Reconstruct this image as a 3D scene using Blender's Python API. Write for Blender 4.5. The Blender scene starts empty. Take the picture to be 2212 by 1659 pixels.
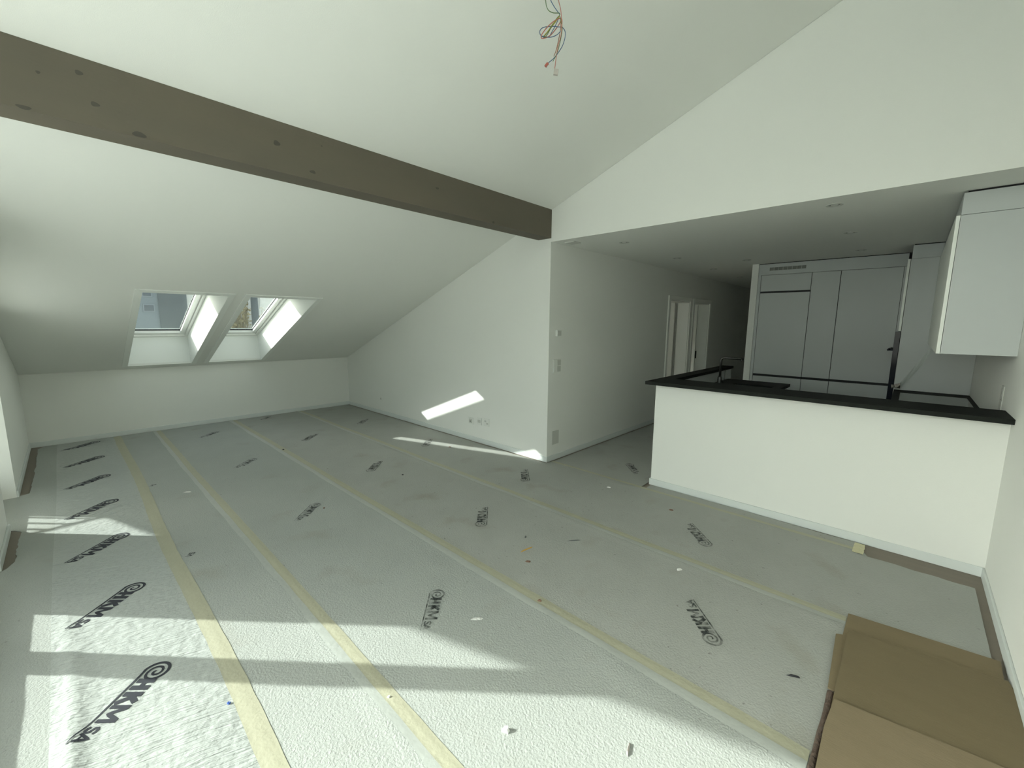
import bpy, bmesh, math, random
from mathutils import Vector, Matrix, noise

random.seed(7)
SC = bpy.context.scene
COL = SC.collection

# ------------------------------------------------------------------ camera
CAM_POS = Vector((2.7701, -3.4984, 1.5))
cr = Vector((0.72672184, 0.68688492, 0.00802949))
cu = Vector((-0.1039623, 0.09842245, 0.98969938))
cd = Vector((-0.6790193, 0.72007092, -0.14293588))
cam_data = bpy.data.cameras.new('camera')
cam_data.sensor_width = 36.0
cam_data.lens = 14.792
cam_data.clip_start = 0.02
cam_data.clip_end = 500
cam = bpy.data.objects.new('camera', cam_data)
COL.objects.link(cam)
M = Matrix(((cr.x, cu.x, -cd.x, CAM_POS.x), (cr.y, cu.y, -cd.y, CAM_POS.y), (cr.z, cu.z, -cd.z, CAM_POS.z), (0, 0, 0, 1)))
cam.matrix_world = M
SC.camera = cam

# ------------------------------------------------------------------ world and sun
SUN_TRAVEL = Vector((1.790, 1.575, -1.0)).normalized()
world = bpy.data.worlds.new('sky')
SC.world = world
world.use_nodes = True
wn = world.node_tree
wn.nodes.clear()
wo = wn.nodes.new('ShaderNodeOutputWorld')
wb = wn.nodes.new('ShaderNodeBackground')
sk = wn.nodes.new('ShaderNodeTexSky')
sk.sky_type = 'NISHITA'
sk.sun_disc = False
sk.sun_elevation = math.radians(22.8)
sk.sun_rotation = math.atan2(-SUN_TRAVEL.x, -SUN_TRAVEL.y)
sk.dust_density = 3.0
hs = wn.nodes.new('ShaderNodeHueSaturation')
hs.inputs['Saturation'].default_value = 0.30
tint = wn.nodes.new('ShaderNodeMix')
tint.data_type = 'RGBA'
tint.blend_type = 'MULTIPLY'
tint.inputs[0].default_value = 1.0
tint.inputs[7].default_value = (0.98, 1.0, 0.985, 1)
wn.links.new(sk.outputs[0], hs.inputs['Color'])
wn.links.new(hs.outputs[0], tint.inputs[6])
wn.links.new(tint.outputs[2], wb.inputs['Color'])
wb.inputs['Strength'].default_value = 0.50
wn.links.new(wb.outputs[0], wo.inputs['Surface'])

sun_data = bpy.data.lights.new('sun', 'SUN')
sun_data.energy = 10.3
sun_data.angle = math.radians(0.6)
sun_data.color = (1.0, 0.985, 0.94)
sun = bpy.data.objects.new('sun', sun_data)
COL.objects.link(sun)
sun.rotation_euler = SUN_TRAVEL.to_track_quat('-Z', 'Y').to_euler()
sun.location = (-8, -10, 8)

SC.view_settings.view_transform = 'Standard'
SC.view_settings.look = 'None'
SC.view_settings.gamma = 1.0
SC.view_settings.use_curve_mapping = False
SC.view_settings.exposure = 0.13
SC.cycles.use_denoising = True
SC.cycles.max_bounces = 14
SC.cycles.diffuse_bounces = 10
SC.cycles.transparent_max_bounces = 12
SC.cycles.sample_clamp_indirect = 6.0

# ------------------------------------------------------------------ key dimensions
XK, XR, YL = -4.6535, 3.238, -3.907
KZ, SL, HZ = 0.8655, 0.3801, 2.323
FLOOR = -0.006
def ceil_z(x): return KZ + SL * (x - XK)

# ------------------------------------------------------------------ materials
MATS = {}
def mat(name, col, rough=0.7, var=0.0, vscale=4.0, bump=0.0, bscale=60.0, metal=0.0, spec=0.4, col2=None, stretch=None, detail=4.0, bdist=0.02, coat=0.0):
    m = bpy.data.materials.new(name)
    m.use_nodes = True
    nt = m.node_tree
    b = nt.nodes['Principled BSDF']
    b.inputs['Roughness'].default_value = rough
    b.inputs['Metallic'].default_value = metal
    b.inputs['Specular IOR Level'].default_value = spec
    b.inputs['Coat Weight'].default_value = coat
    tc = nt.nodes.new('ShaderNodeTexCoord')
    mp = nt.nodes.new('ShaderNodeMapping')
    nt.links.new(tc.outputs['Object'], mp.inputs['Vector'])
    if stretch: mp.inputs['Scale'].default_value = stretch
    n = nt.nodes.new('ShaderNodeTexNoise')
    n.inputs['Scale'].default_value = vscale
    n.inputs['Detail'].default_value = detail
    nt.links.new(mp.outputs[0], n.inputs['Vector'])
    mx = nt.nodes.new('ShaderNodeMix')
    mx.data_type = 'RGBA'
    c2 = col2 or tuple(c * (1 - var) for c in col)
    mx.inputs[6].default_value = (*col, 1)
    mx.inputs[7].default_value = (*c2, 1)
    nt.links.new(n.outputs['Fac'], mx.inputs[0])
    nt.links.new(mx.outputs[2], b.inputs['Base Color'])
    if bump:
        n2 = nt.nodes.new('ShaderNodeTexNoise')
        n2.inputs['Scale'].default_value = bscale
        n2.inputs['Detail'].default_value = 5
        nt.links.new(mp.outputs[0], n2.inputs['Vector'])
        bp = nt.nodes.new('ShaderNodeBump')
        bp.inputs['Strength'].default_value = bump
        bp.inputs['Distance'].default_value = bdist
        nt.links.new(n2.outputs['Fac'], bp.inputs['Height'])
        nt.links.new(bp.outputs[0], b.inputs['Normal'])
    MATS[name] = m
    return m

PAINT = mat('white_paint', (0.752, 0.760, 0.730), 0.9, 0.03, 1.5, 0.25, 220, spec=0.2, bdist=0.002)
PAINT_C = mat('ceiling_paint', (0.752, 0.760, 0.730), 0.92, 0.02, 1.0, 0.2, 260, spec=0.2, bdist=0.002)
SKIRT = mat('baseboard_white', (0.64, 0.675, 0.665), 0.45, 0.03, 5)
TRIMW = mat('white_trim', (0.78, 0.80, 0.77), 0.5, 0.02, 5)
SASHW = mat('white_lacquer_sash', (0.80, 0.81, 0.78), 0.35, 0.02, 5)
GASKET = mat('black_gasket', (0.02, 0.022, 0.028), 0.5)
BEAM = mat('stained_beam', (0.136, 0.115, 0.084), 0.75, 0.0, 1.6, 0.15, 40, col2=(0.104, 0.094, 0.074), stretch=(3.0, 0.5, 3.0), bdist=0.004)
KNOT = mat('beam_knot', (0.078, 0.070, 0.058), 0.7, 0.3, 60)
FLEECE = mat('felt_fleece', (0.385, 0.402, 0.382), 0.95, 0.0, 2.2, 0.9, 115, spec=0.1, col2=(0.340, 0.356, 0.337), bdist=0.0038)
FLEECE_B = mat('worn_felt_fleece', (0.395, 0.402, 0.380), 0.95, 0.0, 3.0, 0.8, 115, spec=0.1, col2=(0.335, 0.342, 0.318), bdist=0.0033)
def specks(m, strength=0.5):
    nt = m.node_tree
    b = nt.nodes['Principled BSDF']
    old = b.inputs['Base Color'].links[0].from_socket
    tc = nt.nodes.new('ShaderNodeTexCoord')
    for (sc, lo, hi, col) in ((34.0, 0.70, 0.76, (0.10, 0.095, 0.08)), (2.6, 0.60, 0.80, (0.26, 0.235, 0.18))):
        n = nt.nodes.new('ShaderNodeTexNoise')
        n.inputs['Scale'].default_value = sc
        n.inputs['Detail'].default_value = 3
        nt.links.new(tc.outputs['Object'], n.inputs['Vector'])
        r = nt.nodes.new('ShaderNodeMapRange')
        r.inputs[1].default_value = lo
        r.inputs[2].default_value = hi
        r.inputs[4].default_value = strength
        nt.links.new(n.outputs['Fac'], r.inputs[0])
        mx = nt.nodes.new('ShaderNodeMix')
        mx.data_type = 'RGBA'
        mx.inputs[7].default_value = (*col, 1)
        nt.links.new(r.outputs[0], mx.inputs[0])
        nt.links.new(old, mx.inputs[6])
        old = mx.outputs[2]
    nt.links.new(old, b.inputs['Base Color'])
specks(FLEECE, 0.35)
specks(FLEECE_B, 0.55)
TAPE_P = mat('pale_tape_edge', (0.42, 0.44, 0.415), 0.6, 0.1, 12, 0.4, 40, bdist=0.004)
TAPE = mat('masking_tape', (0.40, 0.39, 0.295), 0.6, 0.0, 14, 0.4, 60, col2=(0.35, 0.34, 0.25), bdist=0.004)
TAPE_Y = mat('crumpled_tape', (0.66, 0.62, 0.40), 0.5, 0.2, 30, 0.8, 50, bdist=0.01)
CARD = mat('brown_cardboard', (0.190, 0.152, 0.092), 0.85, 0.0, 3, 0.25, 50, spec=0.15, col2=(0.168, 0.133, 0.080), stretch=(1, 5, 1), bdist=0.003)
CARD_M = mat('mid_cardboard', (0.215, 0.170, 0.104), 0.85, 0.1, 3, 0.25, 50, spec=0.15, stretch=(1, 5, 1), bdist=0.003)
CARD_L = mat('light_cardboard', (0.245, 0.195, 0.128), 0.85, 0.0, 3, 0.3, 50, spec=0.15, col2=(0.205, 0.163, 0.105), stretch=(1, 5, 1), bdist=0.003)
CARD_D = mat('dark_cardboard_edge', (0.13, 0.09, 0.07), 0.5, 0.4, 20, 0.6, 60)
BLACKTOP = mat('black_stone_worktop', (0.016, 0.018, 0.016), 0.65, 0.3, 90, 0.15, 300, spec=0.12, bdist=0.001)
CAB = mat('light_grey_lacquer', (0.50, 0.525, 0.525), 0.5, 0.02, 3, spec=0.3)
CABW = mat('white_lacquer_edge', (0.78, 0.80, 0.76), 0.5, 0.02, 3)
GROOVE = mat('black_grip_groove', (0.008, 0.008, 0.010), 0.6)
GRILLE = mat('grey_metal_grille', (0.22, 0.23, 0.21), 0.5, 0.1, 30, metal=0.4)
OVENBLK = mat('black_oven_glass', (0.012, 0.014, 0.022), 0.12, spec=0.5)
BRUSHED = mat('dark_brushed_steel', (0.10, 0.10, 0.098), 0.35, 0.1, 60, metal=0.9)
HOB = mat('grey_hob_glass', (0.10, 0.11, 0.105), 0.18, 0.05, 5, spec=0.5)
PLATE = mat('switch_plate_white', (0.70, 0.71, 0.68), 0.35)
PLATE_G = mat('switch_plate_grey', (0.50, 0.51, 0.48), 0.4)
DARK = mat('dark_hole', (0.015, 0.015, 0.015), 0.8)
DOORW = mat('white_door', (0.82, 0.83, 0.79), 0.5, 0.02, 3)
WIRE_R = mat('red_wire', (0.42, 0.15, 0.12), 0.5)
WIRE_B = mat('blue_wire', (0.06, 0.12, 0.22), 0.5)
WIRE_GY = mat('green_wire', (0.09, 0.15, 0.06), 0.5)
WIRE_Y = mat('yellow_green_wire', (0.35, 0.33, 0.06), 0.5)
WIRE_O = mat('brown_wire', (0.25, 0.12, 0.06), 0.5)
CLAMP = mat('clamp_white', (0.40, 0.365, 0.335), 0.4)
CLAMP_R = mat('clamp_red', (0.35, 0.10, 0.08), 0.4)
BOUNCE_PAVING = mat('bounce_white_paving', (0.90, 0.90, 0.88), 0.9, 0.04, 6, 0.3, 80)  # near white so the sunlit balcony throws light up into the room
STEEL = mat('railing_steel', (0.28, 0.29, 0.30), 0.4, 0.1, 20, metal=0.7)
ROOFM = mat('roof_soffit_boards', (0.55, 0.50, 0.42), 0.8, 0.15, 6)
CHIP_O = mat('orange_wood', (0.60, 0.36, 0.08), 0.7, 0.2, 30)
CHIP_B = mat('brown_bark', (0.22, 0.13, 0.09), 0.8, 0.3, 40)
CHIP_W = mat('white_plaster', (0.80, 0.80, 0.78), 0.8, 0.1, 40, 0.5, 80)
CHIP_K = mat('black_plastic', (0.02, 0.02, 0.025), 0.4)
CHIP_G = mat('grey_shred', (0.10, 0.11, 0.11), 0.7)
CHIP_BL = mat('blue_crumb', (0.03, 0.08, 0.30), 0.5)

def glass_mat(name, tintc=(0.93, 0.97, 0.95), refl=0.10, rough=0.0):
    m = bpy.data.materials.new(name)
    m.use_nodes = True
    nt = m.node_tree
    nt.nodes.clear()
    o = nt.nodes.new('ShaderNodeOutputMaterial')
    t = nt.nodes.new('ShaderNodeBsdfTransparent')
    t.inputs[0].default_value = (*tintc, 1)
    g = nt.nodes.new('ShaderNodeBsdfGlossy')
    g.inputs['Roughness'].default_value = rough
    lw = nt.nodes.new('ShaderNodeLayerWeight')
    pw = nt.nodes.new('ShaderNodeMath')
    pw.operation = 'POWER'
    pw.inputs[1].default_value = 5.0
    nt.links.new(lw.outputs['Facing'], pw.inputs[0])
    f = nt.nodes.new('ShaderNodeMapRange')
    f.inputs[3].default_value = refl * 0.4
    f.inputs[4].default_value = 0.8
    nt.links.new(pw.outputs[0], f.inputs[0])
    mx = nt.nodes.new('ShaderNodeMixShader')
    nt.links.new(f.outputs[0], mx.inputs[0])
    nt.links.new(t.outputs[0], mx.inputs[1])
    nt.links.new(g.outputs[0], mx.inputs[2])
    nt.links.new(mx.outputs[0], o.inputs[0])
    return m
GLASS = glass_mat('window_glass')
FILM = glass_mat('clear_plastic_film', (0.92, 0.94, 0.92), rough=0.25)

def ink_mat(name, col, fade):
    m = bpy.data.materials.new(name)
    m.use_nodes = True
    nt = m.node_tree
    b = nt.nodes['Principled BSDF']
    b.inputs['Base Color'].default_value = (*col, 1)
    b.inputs['Roughness'].default_value = 0.6
    if fade > 0:
        o = nt.nodes['Material Output']
        tr = nt.nodes.new('ShaderNodeBsdfTransparent')
        mx = nt.nodes.new('ShaderNodeMixShader')
        tc = nt.nodes.new('ShaderNodeTexCoord')
        n = nt.nodes.new('ShaderNodeTexNoise')
        n.inputs['Scale'].default_value = 22
        n.inputs['Detail'].default_value = 5
        nt.links.new(tc.outputs['Object'], n.inputs['Vector'])
        rp = nt.nodes.new('ShaderNodeMapRange')
        rp.inputs[1].default_value = 0.35
        rp.inputs[2].default_value = 0.65
        rp.inputs[3].default_value = 0.0
        rp.inputs[4].default_value = fade
        nt.links.new(n.outputs['Fac'], rp.inputs[0])
        nt.links.new(rp.outputs[0], mx.inputs[0])
        nt.links.new(b.outputs[0], mx.inputs[1])
        nt.links.new(tr.outputs[0], mx.inputs[2])
        nt.links.new(mx.outputs[0], o.inputs['Surface'])
    return m
INK = ink_mat('navy_print', (0.012, 0.014, 0.024), 0)
INK_F = ink_mat('worn_grey_print', (0.03, 0.036, 0.036), 0.85)

def film_sheet_mat():
    # white plastic faced fleece: folds and fine parallel creases
    m = mat('white_plastic_fleece', (0.40, 0.42, 0.405), 0.55, 0.0, 2.0, spec=0.25, col2=(0.365, 0.385, 0.37))
    nt = m.node_tree
    b = nt.nodes['Principled BSDF']
    tc = nt.nodes.new('ShaderNodeTexCoord')
    mp = nt.nodes.new('ShaderNodeMapping')
    mr = nt.nodes.new('ShaderNodeMapping')
    mr.inputs['Rotation'].default_value = (0, 0, math.radians(18))
    mp.inputs['Scale'].default_value = (85, 7, 1)
    nt.links.new(tc.outputs['Object'], mr.inputs[0])
    nt.links.new(mr.outputs[0], mp.inputs[0])
    n = nt.nodes.new('ShaderNodeTexNoise')
    n.inputs['Scale'].default_value = 1.0
    n.inputs['Detail'].default_value = 3
    n.inputs['Distortion'].default_value = 0.6
    nt.links.new(mp.outputs[0], n.inputs['Vector'])
    n2 = nt.nodes.new('ShaderNodeTexNoise')
    n2.inputs['Scale'].default_value = 26
    n2.inputs['Detail'].default_value = 4
    nt.links.new(tc.outputs['Object'], n2.inputs['Vector'])
    ad = nt.nodes.new('ShaderNodeMath')
    ad.operation = 'ADD'
    nt.links.new(n.outputs[0], ad.inputs[0])
    nt.links.new(n2.outputs[0], ad.inputs[1])
    bp = nt.nodes.new('ShaderNodeBump')
    bp.inputs['Strength'].default_value = 0.9
    bp.inputs['Distance'].default_value = 0.009
    nt.links.new(ad.outputs[0], bp.inputs['Height'])
    nt.links.new(bp.outputs[0], b.inputs['Normal'])
    return m
PLASTIC = film_sheet_mat()

def parquet_mat():
    m = mat('grey_brown_parquet', (0.198, 0.163, 0.128), 0.5, 0.0, 3, 0.1, 60, col2=(0.162, 0.136, 0.108), stretch=(0.6, 9, 1))
    return m
PARQ = parquet_mat()

# ------------------------------------------------------------------ mesh helpers
WL = {}
def link(name, verts, faces, m, parent=None, smooth=False, label=None, cat=None, group=None, kind=None):
    """one mesh object; its origin is at the base of its own bounding box"""
    vs = [Vector(v) for v in verts]
    lo = Vector((min(v.x for v in vs), min(v.y for v in vs), min(v.z for v in vs)))
    hi = Vector((max(v.x for v in vs), max(v.y for v in vs), max(v.z for v in vs)))
    org = Vector(((lo.x + hi.x) / 2, (lo.y + hi.y) / 2, lo.z))
    me = bpy.data.meshes.new(name)
    me.from_pydata([tuple(v - org) for v in vs], [], faces)
    me.validate()
    me.update()
    bm = bmesh.new()
    bm.from_mesh(me)
    bmesh.ops.recalc_face_normals(bm, faces=bm.faces)
    bm.to_mesh(me)
    bm.free()
    if smooth:
        for p in me.polygons: p.use_smooth = True
    ms = m if isinstance(m, (list, tuple)) else [m]
    for q in ms: me.materials.append(q)
    o = bpy.data.objects.new(name, me)
    COL.objects.link(o)
    WL[o.name] = org
    if parent is not None:
        o.parent = parent
        o.location = org - WL[parent.name]
    else:
        o.location = org
    tag(o, label, cat, group, kind)
    return o

def tag(o, label=None, cat=None, group=None, kind=None):
    if label: o['label'] = label
    if cat: o['category'] = cat
    if group: o['group'] = group
    if kind: o['kind'] = kind
    return o

def empty(name, loc, label=None, cat=None, group=None, kind=None):
    o = bpy.data.objects.new(name, None)
    COL.objects.link(o)
    o.location = loc
    o.empty_display_size = 0.05
    WL[o.name] = Vector(loc)
    return tag(o, label, cat, group, kind)

class MB:
    def __init__(s): s.v, s.f = [], []
    def add(s, vs, fs):
        n = len(s.v)
        s.v += [tuple(v) for v in vs]
        s.f += [tuple(i + n for i in f) for f in fs]
        return s
    def box(s, x0, x1, y0, y1, z0, z1, bev=0.0):
        if bev > 0:
            bm = bmesh.new()
            bmesh.ops.create_cube(bm, size=1)
            for v in bm.verts:
                v.co = Vector(((x0 + x1) / 2 + v.co.x * (x1 - x0), (y0 + y1) / 2 + v.co.y * (y1 - y0), (z0 + z1) / 2 + v.co.z * (z1 - z0)))
            bmesh.ops.bevel(bm, geom=list(bm.edges), offset=bev, segments=2, profile=0.5, affect='EDGES')
            bm.verts.index_update()
            vs = [v.co[:] for v in bm.verts]
            fs = [[v.index for v in f.verts] for f in bm.faces]
            bm.free()
            return s.add(vs, fs)
        vs = [(x, y, z) for x in (x0, x1) for y in (y0, y1) for z in (z0, z1)]
        return s.add(vs, [(0, 1, 3, 2), (4, 6, 7, 5), (0, 4, 5, 1), (2, 3, 7, 6), (0, 2, 6, 4), (1, 5, 7, 3)])
    def prism(s, poly, axis, a, b):
        """polygon in the two other axes extruded along axis from a to b"""
        def P(p, t):
            if axis == 'y': return (p[0], t, p[1])
            if axis == 'x': return (t, p[0], p[1])
            return (p[0], p[1], t)
        n = len(poly)
        vs = [P(p, a) for p in poly] + [P(p, b) for p in poly]
        fs = [tuple(range(n)), tuple(range(2 * n - 1, n - 1, -1))]
        fs += [(i, (i + 1) % n, n + (i + 1) % n, n + i) for i in range(n)]
        return s.add(vs, fs)
    def tube(s, pts, r, seg=8, caps=True):
        pts = [Vector(p) for p in pts]
        rs = r if isinstance(r, (list, tuple)) else [r] * len(pts)
        rings = []
        prev = None
        for i, p in enumerate(pts):
            t = (pts[min(i + 1, len(pts) - 1)] - pts[max(i - 1, 0)])
            if t.length < 1e-9: t = Vector((0, 0, 1))
            t.normalize()
            if prev is None:
                a = Vector((1, 0, 0)) if abs(t.x) < 0.9 else Vector((0, 1, 0))
                nrm = (a - t * a.dot(t)).normalized()
            else:
                nrm = (prev - t * prev.dot(t))
                nrm = nrm.normalized() if nrm.length > 1e-6 else Vector((1, 0, 0))
            prev = nrm
            bn = t.cross(nrm)
            rings.append([p + (nrm * math.cos(2 * math.pi * k / seg) + bn * math.sin(2 * math.pi * k / seg)) * rs[i] for k in range(seg)])
        vs = [q for ring in rings for q in ring]
        fs = []
        for i in range(len(rings) - 1):
            for k in range(seg):
                a, b = i * seg + k, i * seg + (k + 1) % seg
                fs.append((a, b, b + seg, a + seg))
        if caps:
            fs.append(tuple(range(seg - 1, -1, -1)))
            fs.append(tuple(range((len(rings) - 1) * seg, len(rings) * seg)))
        return s.add(vs, fs)
    def disc(s, c, r0, r1, z0, z1, seg=28):
        """ring (r0 inner, r1 outer) between z0 and z1"""
        vs, fs = [], []
        for k in range(seg):
            a = 2 * math.pi * k / seg
            for (r, z) in ((r0, z0), (r1, z0), (r1, z1), (r0, z1)):
                vs.append((c[0] + r * math.cos(a), c[1] + r * math.sin(a), z))
        for k in range(seg):
            i, j = 4 * k, 4 * ((k + 1) % seg)
            for q in range(4):
                fs.append((i + q, i + (q + 1) % 4, j + (q + 1) % 4, j + q))
        return s.add(vs, fs)
    def done(s, name, m, parent=None, **kw): return link(name, s.v, s.f, m, parent, **kw)

def box(name, x0, x1, y0, y1, z0, z1, m, parent=None, bev=0.0, **kw):
    return MB().box(x0, x1, y0, y1, z0, z1, bev).done(name, m, parent, **kw)

def spline(pts, n=10):
    """Catmull-Rom through pts"""
    P = [Vector(p) for p in pts]
    P = [P[0] * 2 - P[1]] + P + [P[-1] * 2 - P[-2]]
    out = []
    for i in range(1, len(P) - 2):
        for k in range(n):
            t = k / n
            a, b, c, d = P[i - 1], P[i], P[i + 1], P[i + 2]
            out.append(0.5 * ((2 * b) + (c - a) * t + (2 * a - 5 * b + 4 * c - d) * t * t + (3 * b - a - 3 * c + d) * t ** 3))
    out.append(P[-2])
    return out

# ================================================================== THE SHELL
S = 'structure'
box('floor', -4.9, 3.5, -4.35, 8.3, FLOOR - 0.2, FLOOR, PARQ, kind=S)

# --- sky window openings (y0, y1) and their extent up the slope
SKY = [(-2.975, -2.313), (-2.114, -1.440)]
SX0, SX1, SXT, SXB, SOFF = -4.53, -2.31, -3.15, -4.60, 0.40
def slope_quad(x0, x1, y0, y1, off=0.0):
    return [(x0, y0, ceil_z(x0) + off), (x1, y0, ceil_z(x1) + off), (x1, y1, ceil_z(x1) + off), (x0, y1, ceil_z(x0) + off)]
mb = MB()
def slope_slab(mb, x0, x1, y0, y1, o0, o1):
    a, b = slope_quad(x0, x1, y0, y1, o0), slope_quad(x0, x1, y0, y1, o1)
    return mb.add(a + b, [(0, 1, 2, 3), (7, 6, 5, 4), (0, 4, 5, 1), (1, 5, 6, 2), (2, 6, 7, 3), (3, 7, 4, 0)])
CT = 0.025
slope_slab(mb, -4.86, SX0, -4.32, 0.21, 0, CT)
slope_slab(mb, SX1, 3.45, -4.32, 0.21, 0, CT)
for a, b in ((-4.32, SKY[0][0]), (SKY[0][1], SKY[1][0]), (SKY[1][1], 0.21)):
    slope_slab(mb, SX0, SX1, a, b, 0, CT)
mb.done('ceiling', PAINT_C, kind=S)

# --- outer roof with the deep verge overhang that shades the window wall
mb = MB()
RO0, RO1 = 0.318, 0.46
slope_slab(mb, -5.3, 6.0, YL - 1.719, -4.33, RO0, RO1)
slope_slab(mb, -5.3, SXB - 0.012, -4.33, 0.6, RO0, RO1)
slope_slab(mb, SXT + 0.012, 6.0, -4.33, 0.6, 0.46, 0.50)
for a, b in ((-4.33, SKY[0][0] - 0.013), (SKY[0][1] + 0.013, SKY[1][0] - 0.013), (SKY[1][1] + 0.013, 0.6)):
    slope_slab(mb, SXB - 0.012, SXT + 0.012, a, b, RO0, RO1)
mb.done('roof', ROOFM, kind=S)

# --- knee wall
box('wall_knee', XK - 0.2, XK, -4.32, 0.2, FLOOR - 0.1, KZ - 0.002, PAINT, kind=S)

# --- gable wall with the header over the kitchen opening
mb = MB()
mb.prism([(XK - 0.2, FLOOR - 0.1), (0.0, FLOOR - 0.1), (0.0, ceil_z(0) - 0.002), (XK - 0.2, ceil_z(XK - 0.2) - 0.002)], 'y', 0.0, 0.2)
mb.prism([(0.0, HZ), (3.45, HZ), (3.45, ceil_z(3.45) - 0.002), (0.0, ceil_z(0) - 0.002)], 'y', 0.0, 0.2)
mb.done('wall_gable', PAINT, kind=S)

# --- right wall
mb = MB()
mb.prism([(-4.32, FLOOR - 0.1), (3.95, FLOOR - 0.1), (3.95, HZ + 0.2), (0.1, HZ + 0.2), (0.1, ceil_z(XR) - 0.002), (-4.32, ceil_z(XR) - 0.002)], 'x', XR, XR + 0.2)
mb.done('wall_right', PAINT, kind=S)

# --- window wall (left), openings with heads that follow the roof
W1 = (-2.62, -1.755)
W2 = (-1.06, 2.90)
HEAD = 0.13
mb = MB()
def wcol(x0, x1, dz0=None):
    z0a, z0b = (FLOOR - 0.1, FLOOR - 0.1) if dz0 is None else (ceil_z(x0) - dz0, ceil_z(x1) - dz0)
    mb.prism([(x0, z0a), (x1, z0b), (x1, ceil_z(x1) - 0.002), (x0, ceil_z(x0) - 0.002)], 'y', -4.32, YL)
wcol(XK - 0.2, W1[0]); wcol(W1[1], W2[0]); wcol(W2[1], XR + 0.2)
wcol(W1[0], W1[1], HEAD); wcol(W2[0], W2[1], HEAD)
mb.done('wall_left', PAINT, kind=S)

# --- corridor and kitchen shell
D1 = (2.97, 3.77); D2 = (3.96, 4.71); DTOP = 1.88
mb = MB()
for a, b in ((0.2, D1[0]), (D1[1], D2[0]), (D2[1], 8.0)):
    mb.box(-0.2, 0.0, a, b, FLOOR - 0.1, HZ)
for a, b in (D1, D2):
    mb.box(-0.2, 0.0, a, b, DTOP, HZ)
mb.done('wall_corridor', PAINT, kind=S)
box('ceiling_kitchen', -0.2, 3.45, 0.2, 8.2, HZ, HZ + 0.2, PAINT_C, kind=S)
box('wall_kitchen_back', 1.162, 3.45, 3.75, 3.95, FLOOR - 0.1, HZ, PAINT, kind=S)
box('wall_corridor_end', -0.2, 1.3, 8.0, 8.2, FLOOR - 0.1, HZ, PAINT, kind=S)
box('wall_stub', 1.082, 1.162, 3.08, 8.0, FLOOR - 0.1, HZ, PAINT, kind=S)

# bedrooms behind the corridor wall (seen through the two doors)
mb = MB()
mb.box(-3.6, -3.4, 0.2, 1.0, FLOOR - 0.1, HZ); mb.box(-3.6, -3.4, 3.0, 4.3, FLOOR - 0.1, HZ)
mb.box(-3.6, -3.4, 6.4, 7.2, FLOOR - 0.1, HZ)
for a, b in ((1.0, 3.0), (4.3, 6.4)):
    mb.box(-3.6, -3.4, a, b, FLOOR - 0.1, 0.8); mb.box(-3.6, -3.4, a, b, 2.1, HZ)
mb.box(-3.4, -0.2, 3.84, 3.90, FLOOR - 0.1, HZ)
mb.box(-3.4, -0.2, 7.1, 7.2, FLOOR - 0.1, HZ)
mb.done('wall_bedroom', PAINT, kind=S)
box('ceiling_bedroom', -3.6, -0.2, 0.2, 7.2, HZ, HZ + 0.1, PAINT_C, kind=S)
box('roof_bedroom_sunblock', -5.9, 3.6, 0.62, 8.4, HZ + 0.22, HZ + 0.34, ROOFM, kind=S)  # unseen; eave added to keep direct sun out of the bedrooms
box('floor_bedroom', -4.9, -0.2, 0.2, 7.2, FLOOR - 0.2, FLOOR - 0.001, PARQ, kind=S)

# --- half wall of the kitchen and the low wall behind the sink
HX, HY, HTOP = 1.107, 0.1975, 0.960
box('wall_half', HX, XR, HY, HY + 0.14, FLOOR - 0.1, HTOP, PAINT, kind=S)
mb = MB()
mb.box(HX, HX + 0.045, HY + 0.14, 2.235, FLOOR - 0.1, HTOP)
mb.done('wall_low', PAINT, kind=S)

# --- baseboards
BH, BT = 0.056, 0.012
box('baseboard_knee', XK, XK + BT, YL, 0.0, FLOOR, BH, SKIRT, bev=0.003, kind=S)
box('baseboard_gable', XK, 0.0 + BT, -BT, 0.0, FLOOR, BH, SKIRT, bev=0.003, kind=S)
box('baseboard_corridor', 0.0, BT, 0.0, D1[0] - 0.07, FLOOR, BH, SKIRT, bev=0.003, kind=S)
box('baseboard_half', HX - 0.012, XR, HY - BT, HY, FLOOR, BH, SKIRT, bev=0.003, kind=S)
box('baseboard_half_end', HX - BT, HX, HY, 2.235, FLOOR, BH, SKIRT, bev=0.003, kind=S)
box('baseboard_right', XR - BT, XR, YL, HY, FLOOR, BH, SKIRT, bev=0.003, kind=S)
mb = MB()
mb.box(XK, W1[0], YL, YL + BT, FLOOR, BH, 0.003)
mb.box(W1[1], W2[0], YL, YL + BT, FLOOR, BH, 0.003)
mb.done('baseboard_left', SKIRT, kind=S)

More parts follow.
